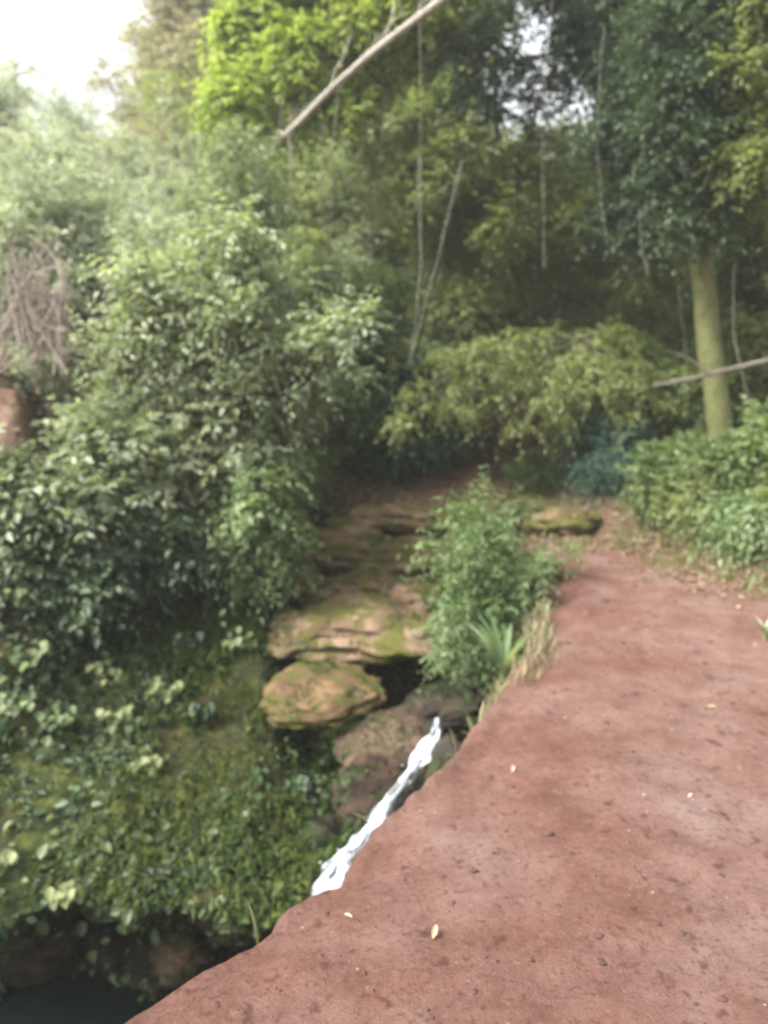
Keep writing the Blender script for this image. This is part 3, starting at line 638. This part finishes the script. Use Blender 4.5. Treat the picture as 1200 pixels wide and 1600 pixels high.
def clump_tree(name, label, cat, trunk, rads, clumps, leaf, bark, L, Wd, ntw=220, m=8, twl=.35, droop=.5, wob=.12, grp=None, limb=.03, n=12):
    base = np.array(trunk[0]); root = empty(name, base, label, cat, grp)
    t = np.linspace(0, len(trunk)-1, 40); T = np.array(trunk); c = np.stack([np.interp(t, range(len(T)), T[:, i]) for i in range(3)], 1)
    for _ in range(5): c[1:-1] = (c[:-2]+2*c[1:-1]+c[2:])/4
    tm = MB(); tm.tube(c-base, np.interp(t, np.linspace(0, len(T)-1, len(rads)), rads), n, wob)
    cm = MB()
    for (p, r) in clumps:
        p = np.array(p); j = int(np.argmin(np.linalg.norm(c-p, axis=1)*1+(c[:, 2] > p[2]+.3)*1.0)); 
        tm.tube(bez(c[j]-base, p-base, .12, 8), np.linspace(limb, .006, 8), 6)
        tint = rng.random()
        for q in range(5):
            o = p+rdir(1)[0]*r*[.9, .9, .7]-[0, 0, r*.25*q*(droop > .6)]
            sprays(cm, o-base, r*rng.uniform(.3, .6), int(ntw*r*r), L, Wd, twl, m, droop, tint=.6*tint+.4*rng.random())
    tm.build('trunk', bark, root); cm.build('crown', leaf, root)
    return root
def cl(lst): return [(P(u, v, Y), r) for u, v, Y, r in lst]
def fill(u0, u1, v0, v1, y0, y1, n, r0, r1):
    return [(P(rng.uniform(u0, u1), rng.uniform(v0, v1), rng.uniform(y0, y1)), rng.uniform(r0, r1)) for _ in range(n)]
# leaning pale trunk with the yellow green crown behind it
b = at(330, 10.6)
clump_tree('leaning_tree', 'leaning pale trunked tree with a glowing yellow green crown at top centre', 'tree',
           [b-[0, 0, .3], P(350, 300, 10.2), P(420, 235, 9.9), P(470, 190, 9.2), P(508, 148, 9), P(565, 97, 8.7), P(630, 45, 8.4), P(690, 2, 8.2), P(780, -80, 7.9)], [.05, .045, .036, .036, .036, .036, .038, .042, .04],
           fill(370, 620, -60, 170, 9.8, 11, 16, .4, .6)+fill(600, 720, -60, 60, 9.5, 11, 4, .35, .5), M['yellow'], PB, .11, .055, 420, limb=.006)
# mossy trunk on the right
b = at(1132, 8.6)
clump_tree('mossy_tree', 'tree with a slim yellow green mossy trunk on the right bank', 'tree',
           [b-[0, 0, .2], P(1125, 660, 8.6), P(1108, 540, 8.6), P(1098, 430, 8.6), P(1085, 250, 8.7), P(1075, 60, 8.8), P(1060, -150, 9)], [.15, .13, .12, .11, .09, .07],
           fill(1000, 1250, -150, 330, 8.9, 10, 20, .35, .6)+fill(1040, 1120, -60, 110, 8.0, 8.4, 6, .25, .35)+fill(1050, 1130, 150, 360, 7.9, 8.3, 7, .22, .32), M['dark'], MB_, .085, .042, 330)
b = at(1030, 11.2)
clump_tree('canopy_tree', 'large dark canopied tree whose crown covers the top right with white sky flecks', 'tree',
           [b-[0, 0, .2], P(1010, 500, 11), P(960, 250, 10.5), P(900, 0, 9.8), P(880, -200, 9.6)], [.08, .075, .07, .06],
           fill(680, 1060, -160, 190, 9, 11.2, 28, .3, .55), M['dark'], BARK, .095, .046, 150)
b = at(1330, 8.6)
clump_tree('edge_tree', 'bright leaved tree whose branches enter from the upper right edge', 'tree',
           [b-[0, 0, .2], P(1330, 400, 8.4), P(1300, 100, 8.2), P(1280, -200, 8)], [.12, .11, .09, .07],
           fill(1170, 1280, -100, 400, 7.6, 8.6, 12, .25, .4), M['olive'], BARK, .085, .045, 260)
# hanging inner foliage at centre right
b = at(800, 11.8)
clump_tree('understory_tree', 'slender tree with drooping leafy branches in the centre right', 'tree',
           [b-[0, 0, .2], P(800, 500, 11.8), P(780, 250, 11.6), P(770, 100, 11.5)], [.08, .07, .05, .03],
           fill(620, 1040, 220, 600, 10, 11.6, 46, .3, .5), M['olive'], BARK, .08, .04, 270)
b = at(905, 9.8); b_ = b
root = empty('drooping_tree', b, 'small tree with pale olive drooping branches over the red slope', 'tree', None)
tm = MB(); cm = MB(); top = P(930, 520, 9.7)
tm.tube(bez((0, 0, -.2), top-b, 0, 10, .08), np.linspace(.04, .02, 10), 8, .1)
for u, v, Y, w in [(640, 655, 9.0, .17), (675, 600, 9.1, .2), (715, 565, 9.2, .22), (745, 640, 9.2, .14), (825, 655, 9.2, .15), (880, 640, 9.3, .15), (970, 640, 9.4, .18), (1010, 610, 9.5, .2), (930, 590, 9.3, .2)]:
    pth = bez(top-b-[0, 0, rng.uniform(0, .25)], P(u, v, Y)-b, rng.uniform(.02, .2), 9)
    tm.tube(pth, np.linspace(.014, .004, 9), 5); plume(cm, pth, w*1.5, 110, .085, .03, .24, 8, 1.1, .5)
tm.build('trunk', BARK, root); cm.build('crown', M['sprig'], root)
# ---------------------------------------------------------------- branches, vines, bare twigs
def wood(name, pts, rads, mat, label, cat, grp=None, n=8, extra=None):
    pts = np.array(pts); t = np.linspace(0, len(pts)-1, 30); c = np.stack([np.interp(t, range(len(pts)), pts[:, i]) for i in range(3)], 1)
    for _ in range(3): c[1:-1] = (c[:-2]+2*c[1:-1]+c[2:])/4
    c[1:-1] += rng.normal(size=c[1:-1].shape)*.0015
    mb = MB(); mb.tube(c, np.interp(t, np.linspace(0, len(pts)-1, len(rads)), rads), n, .15)
    if extra:
        for e in extra: mb.tube(np.array(e), np.linspace(rads[-1]*.8, .003, len(e)), 6)
    loc = pts[0]; return tag(mb.build(name, mat, loc=loc), label, cat, grp)
wood('fallen_branch', [P(1215, 560, 7.9), P(1150, 575, 8.1), P(1080, 592, 8.3), P(1020, 603, 8.5)], [.03, .026, .022, .018], BARK, 'bare branch slanting across in front of the mossy trunk', 'branch',
     extra=[[P(1110, 585, 8.2), P(1075, 560, 8.25), P(1040, 545, 8.3)]])
VG = 'thin stems and vines hanging among the trees'
for k, (u0, v0, u1, v1, Y, rr, lab) in enumerate([
    (505, 270, 515, 400, 9.2, .014, 'short pale hanging vine right under the leaning trunk'),
    (455, 330, 462, 420, 9, .018, 'pale broken stem left of the centre vines'),
    (530, 210, 520, 540, 9.6, .01, 'long thin vine at the left of the centre group'),
    (600, 260, 575, 520, 9.8, .012, 'grey vine curving down to the centre bush'),
    (665, 370, 640, 570, 9.4, .014, 'pale slanting stem above the drooping branch'),
    (735, 380, 640, 560, 9.3, .013, 'pale stem crossing the others down to the left'),
    (690, 470, 655, 560, 9.2, .014, 'short pale forked stem over the drooping leaves'),
    (660, 60, 650, 330, 9, .009, 'thin vine under the dark canopy'),
    (1010, 270, 1012, 430, 8.6, .01, 'thin straight vine left of the mossy trunk'),
    (1040, 440, 1075, 590, 8.5, .013, 'curved liana swinging down to the mossy trunk'),
    (870, 110, 850, 420, 9, .008, 'fine vine hanging in the dark canopy'),
    (940, 120, 950, 380, 8.8, .008, 'fine vine on the right of the dark canopy'),
    (265, 690, 262, 790, 6.9, .012, 'upright grey stem in the hollow of the big pale bush'),
    (1140, 480, 1175, 640, 8.2, .014, 'grey stem right of the mossy trunk')]):
    a, b = P(u0, v0, Y), P(u1, v1, Y)
    mid = [(a*(1-t)+b*t)+np.array([rng.normal()*.01, rng.normal()*.01, 0]) for t in (.25, .5, .75)]
    a = a+np.array([rng.normal()*.04, 0, rng.uniform(.3, .9)]); bow = rng.normal()*.07
    mid = [(a*(1-t)+b*t)+np.array([rng.normal()*.012+bow*math.sin(math.pi*t), 0, 0]) for t in (.15, .3, .5, .7, .85)]
    wood('vine', [a]+mid+[b], [rr*.34, rr*.26], BARK if k % 3 == 0 else PB, lab, 'vine', VG, 6)
# bare twigs tangle at the left
root = empty('bare_bush', at(35, 6.5), 'tangle of bare pinkish grey twigs above the red earth bank at the left edge', 'bush', SG)
rb = np.array(root.location)
for k in range(70):
    mb = MB(); a = P(rng.uniform(-10, 110), rng.uniform(360, 470), rng.uniform(6.3, 6.7)); b = P(rng.uniform(-20, 110), rng.uniform(510, 590), rng.uniform(6.3, 6.7))
    if k % 5 == 0: b = P(rng.uniform(60, 130), rng.uniform(530, 570), 6.5)
    mb.tube(bez(a-rb, b-rb, rng.uniform(-.15, .15), 7, side=rng.normal()*.06), np.linspace(.003, .008, 7), 5); mb.build('twig', TW, root)
# ---------------------------------------------------------------- little things on the path
vS, fS = CSs
def pebble(i, p, s, mat, label, cat='pebble', grp='dark clods on the red path'):
    pass
protoP = []
for k in range(4):
    v = vS*(1+.75*fbm(vS[:, 0]*1.5+k*5, vS[:, 1]*1.5, vS[:, 2]*1.5, 3, k)[:, None])*np.array([1, .7, .4])
    mb = MB(); mb.add(v, fS); o = mb.build('clod', M['clod'] if 'clod' in M else M['bark']); protoP.append(o)
cm_, t_, bs_, _o = newmat('dark_earth_clod'); t_.links.new(ramp(t_, tnoise(t_, 40), [(.3, (.04, .017, .013)), (.7, (.085, .04, .031))]), bs_.inputs['Base Color']); bs_.inputs['Roughness'].default_value = .8
for o in protoP: o.data.materials[0] = cm_
spots = [(857, 1303), (739, 1360), (707, 1407), (775, 1410), (935, 1457), (830, 1495), (775, 1498), (1028, 1440), (1066, 1455), (940, 1498), (1030, 1520), (742, 1548), (1130, 1555), (946, 940), (1050, 1300), (990, 1085)]
def onpath(u, v):
    d = ray(u, v); t = -1.6/d[2]; x, y = d[0]*t, d[1]*t; return np.array([x, y, float(hz(x, y)[0])])
n_ = 0
def clod(p, s):
    global n_
    o = protoP[n_ % 4] if n_ < 4 else protoP[n_ % 4].copy()
    if n_ >= 4: COL.objects.link(o)
    n_ += 1
    o.location = p+[0, 0, s*.05]; o.scale = (s*rng.uniform(.7, 1.2),)*2+(s,); o.rotation_euler = (0, 0, rng.uniform(0, 6.3))
    tag(o, 'small dark clod of earth lying on the red path', 'clod', 'dark clods on the red path')
x, y, p, nm = scatter(9000, (-.9, 3.6), (1.5, 7.8), lambda x, y: (x > Ef(y)+.04) & (x < np.interp(y, RY, RX)) & (rng.random(len(x)) < ss(-.5, .5, fbm(x*3, y*3, seed=91))))
gr = MB(); vg, fg = cubesphere(2); k = len(p); sz = rng.uniform(.0015, .0045, k)*np.sqrt(np.maximum(y, 1.5)/1.8)
vv = vg[None]*(1+.3*rng.normal(size=(k, len(vg), 1)))*np.array([1, .85, .6])*sz[:, None, None]+p[:, None]
gr.add(vv.reshape(-1, 3), (fg[None]+np.arange(k)[:, None, None]*len(vg)).reshape(-1, 4), np.repeat(rng.random(k), len(fg)))
gm, gt, gb, _g = newmat('grit'); ga = nd(gt, 'ShaderNodeAttribute'); ga.attribute_name = 'lr'
gt.links.new(ramp(gt, ga.outputs['Fac'], [(.0, (.05, .022, .017)), (.5, (.13, .06, .045)), (.85, (.2, .12, .1)), (1, (.33, .25, .21))]), gb.inputs['Base Color']); gb.inputs['Roughness'].default_value = .85
tag(gr.build('gravel', gm), 'loose crumbs of earth and grit strewn over the red path', 'grit', kind='stuff')
cover('path_litter', M['litter'], 900, (-.6, 3.6), (1.6, 7.8), lambda x, y: (x > Ef(y)+.03) & (x < np.interp(y, RY, RX)+.1) & (rng.random(len(x)) < .15+.85*ss(1.0, .1, np.interp(y, RY, RX)-x)), .022, .45, .004, 'tiny crumbs of dead leaf trodden into the path', 'leaf litter')
for u, v in spots: clod(onpath(u, v), .016*onpath(u, v)[1]/2.4)
k = 0
while k < 60:
    u, v = rng.uniform(300, 1200), rng.uniform(900, 1600); p = onpath(u, v)
    if p[0] > Ef(p[1])+.1 and p[0] < np.interp(p[1], RY, RX): clod(p, rng.uniform(.005, .014)*min(2, p[1]/2.5)); k += 1
for u, v, s, lab in [(800, 1208, .045, 'upright pale leaf on the path near the cascade'), (676, 1467, .045, 'long cream coloured fallen leaf in the middle of the near path'),
                     (1075, 1246, .03, 'pale pinkish leaf on the right part of the path'), (1010, 1243, .025, 'small pale leaf left of the pinkish one'),
                     (537, 1428, .03, 'pale leaf close to the path lip below the cascade'), (885, 1120, .03, 'pale leaf on the path level with the strap leaved plant'),
                     (1105, 1100, .035, 'pale scrap of leaf near the right side of the path'), (1150, 950, .04, 'pale leaf at the edge of the litter on the right'),
                     (895, 808, .07, 'bright scrap of leaf on the rock at the path end'), (1180, 1010, .03, 'dry leaf at the right edge of the photo'),
                     (550, 968, .05, 'bright small leaf lying on the mossy rock lip')]:
    Y = None
    if v == 808: p = P(u, v, 8.45)
    elif v == 968: p = P(u, v, 6.4)
    else: p = onpath(u, v)+[0, 0, .004]
    mb = MB(); a = rng.uniform(0, 6.28); a = 1.3 if u in (800, 676) else a
    mb.leaves(np.zeros((1, 3)), np.array([[math.cos(a), math.sin(a), .25]]), np.array([[.1, -.2, 1.]]), s*1.3, s*.4, .3, .1)
    o = mb.build('fallen_leaf', M['palelitter']); o.location = p; tag(o, lab, 'leaf', 'fallen leaves on the path')

shrub(1075, 10.2, 540, .8, 'mid', 'green bush filling the gap directly behind the mossy trunk', .08, .04, 30, 110, .05)
shrub(1190, 9.6, 520, .8, 'olive', 'olive bush behind the bare slanting branch at the right edge', .08, .04, 26, 110, .08)
shrub(690, 10.9, 640, .4, 'mid', 'low green bush at the left foot of the far red slope', .07, .035, 16, 90, .05)
# ---------------------------------------------------------------- humid air
hb = MB(); X0, X1, Y0, Y1, Z0, Z1 = -64, 64, -44, 74, -12, 26
hb.add([(X0, Y0, Z0), (X1, Y0, Z0), (X1, Y1, Z0), (X0, Y1, Z0), (X0, Y0, Z1), (X1, Y0, Z1), (X1, Y1, Z1), (X0, Y1, Z1)],
       [(0, 3, 2, 1), (4, 5, 6, 7), (0, 1, 5, 4), (1, 2, 6, 5), (2, 3, 7, 6), (3, 0, 4, 7)])
hm = bpy.data.materials.new('humid_air'); hm.use_nodes = True; ht = hm.node_tree; ht.nodes.clear()
ho = ht.nodes.new('ShaderNodeOutputMaterial'); hv = ht.nodes.new('ShaderNodeVolumePrincipled')
hv.inputs['Color'].default_value = (.93, .96, .92, 1); hv.inputs['Density'].default_value = .0026; hv.inputs['Anisotropy'].default_value = .3
ht.links.new(hv.outputs[0], ho.inputs['Volume'])
tag(hb.build('haze', hm, smooth=False), 'thin humid haze between the trees', 'haze', kind='stuff')
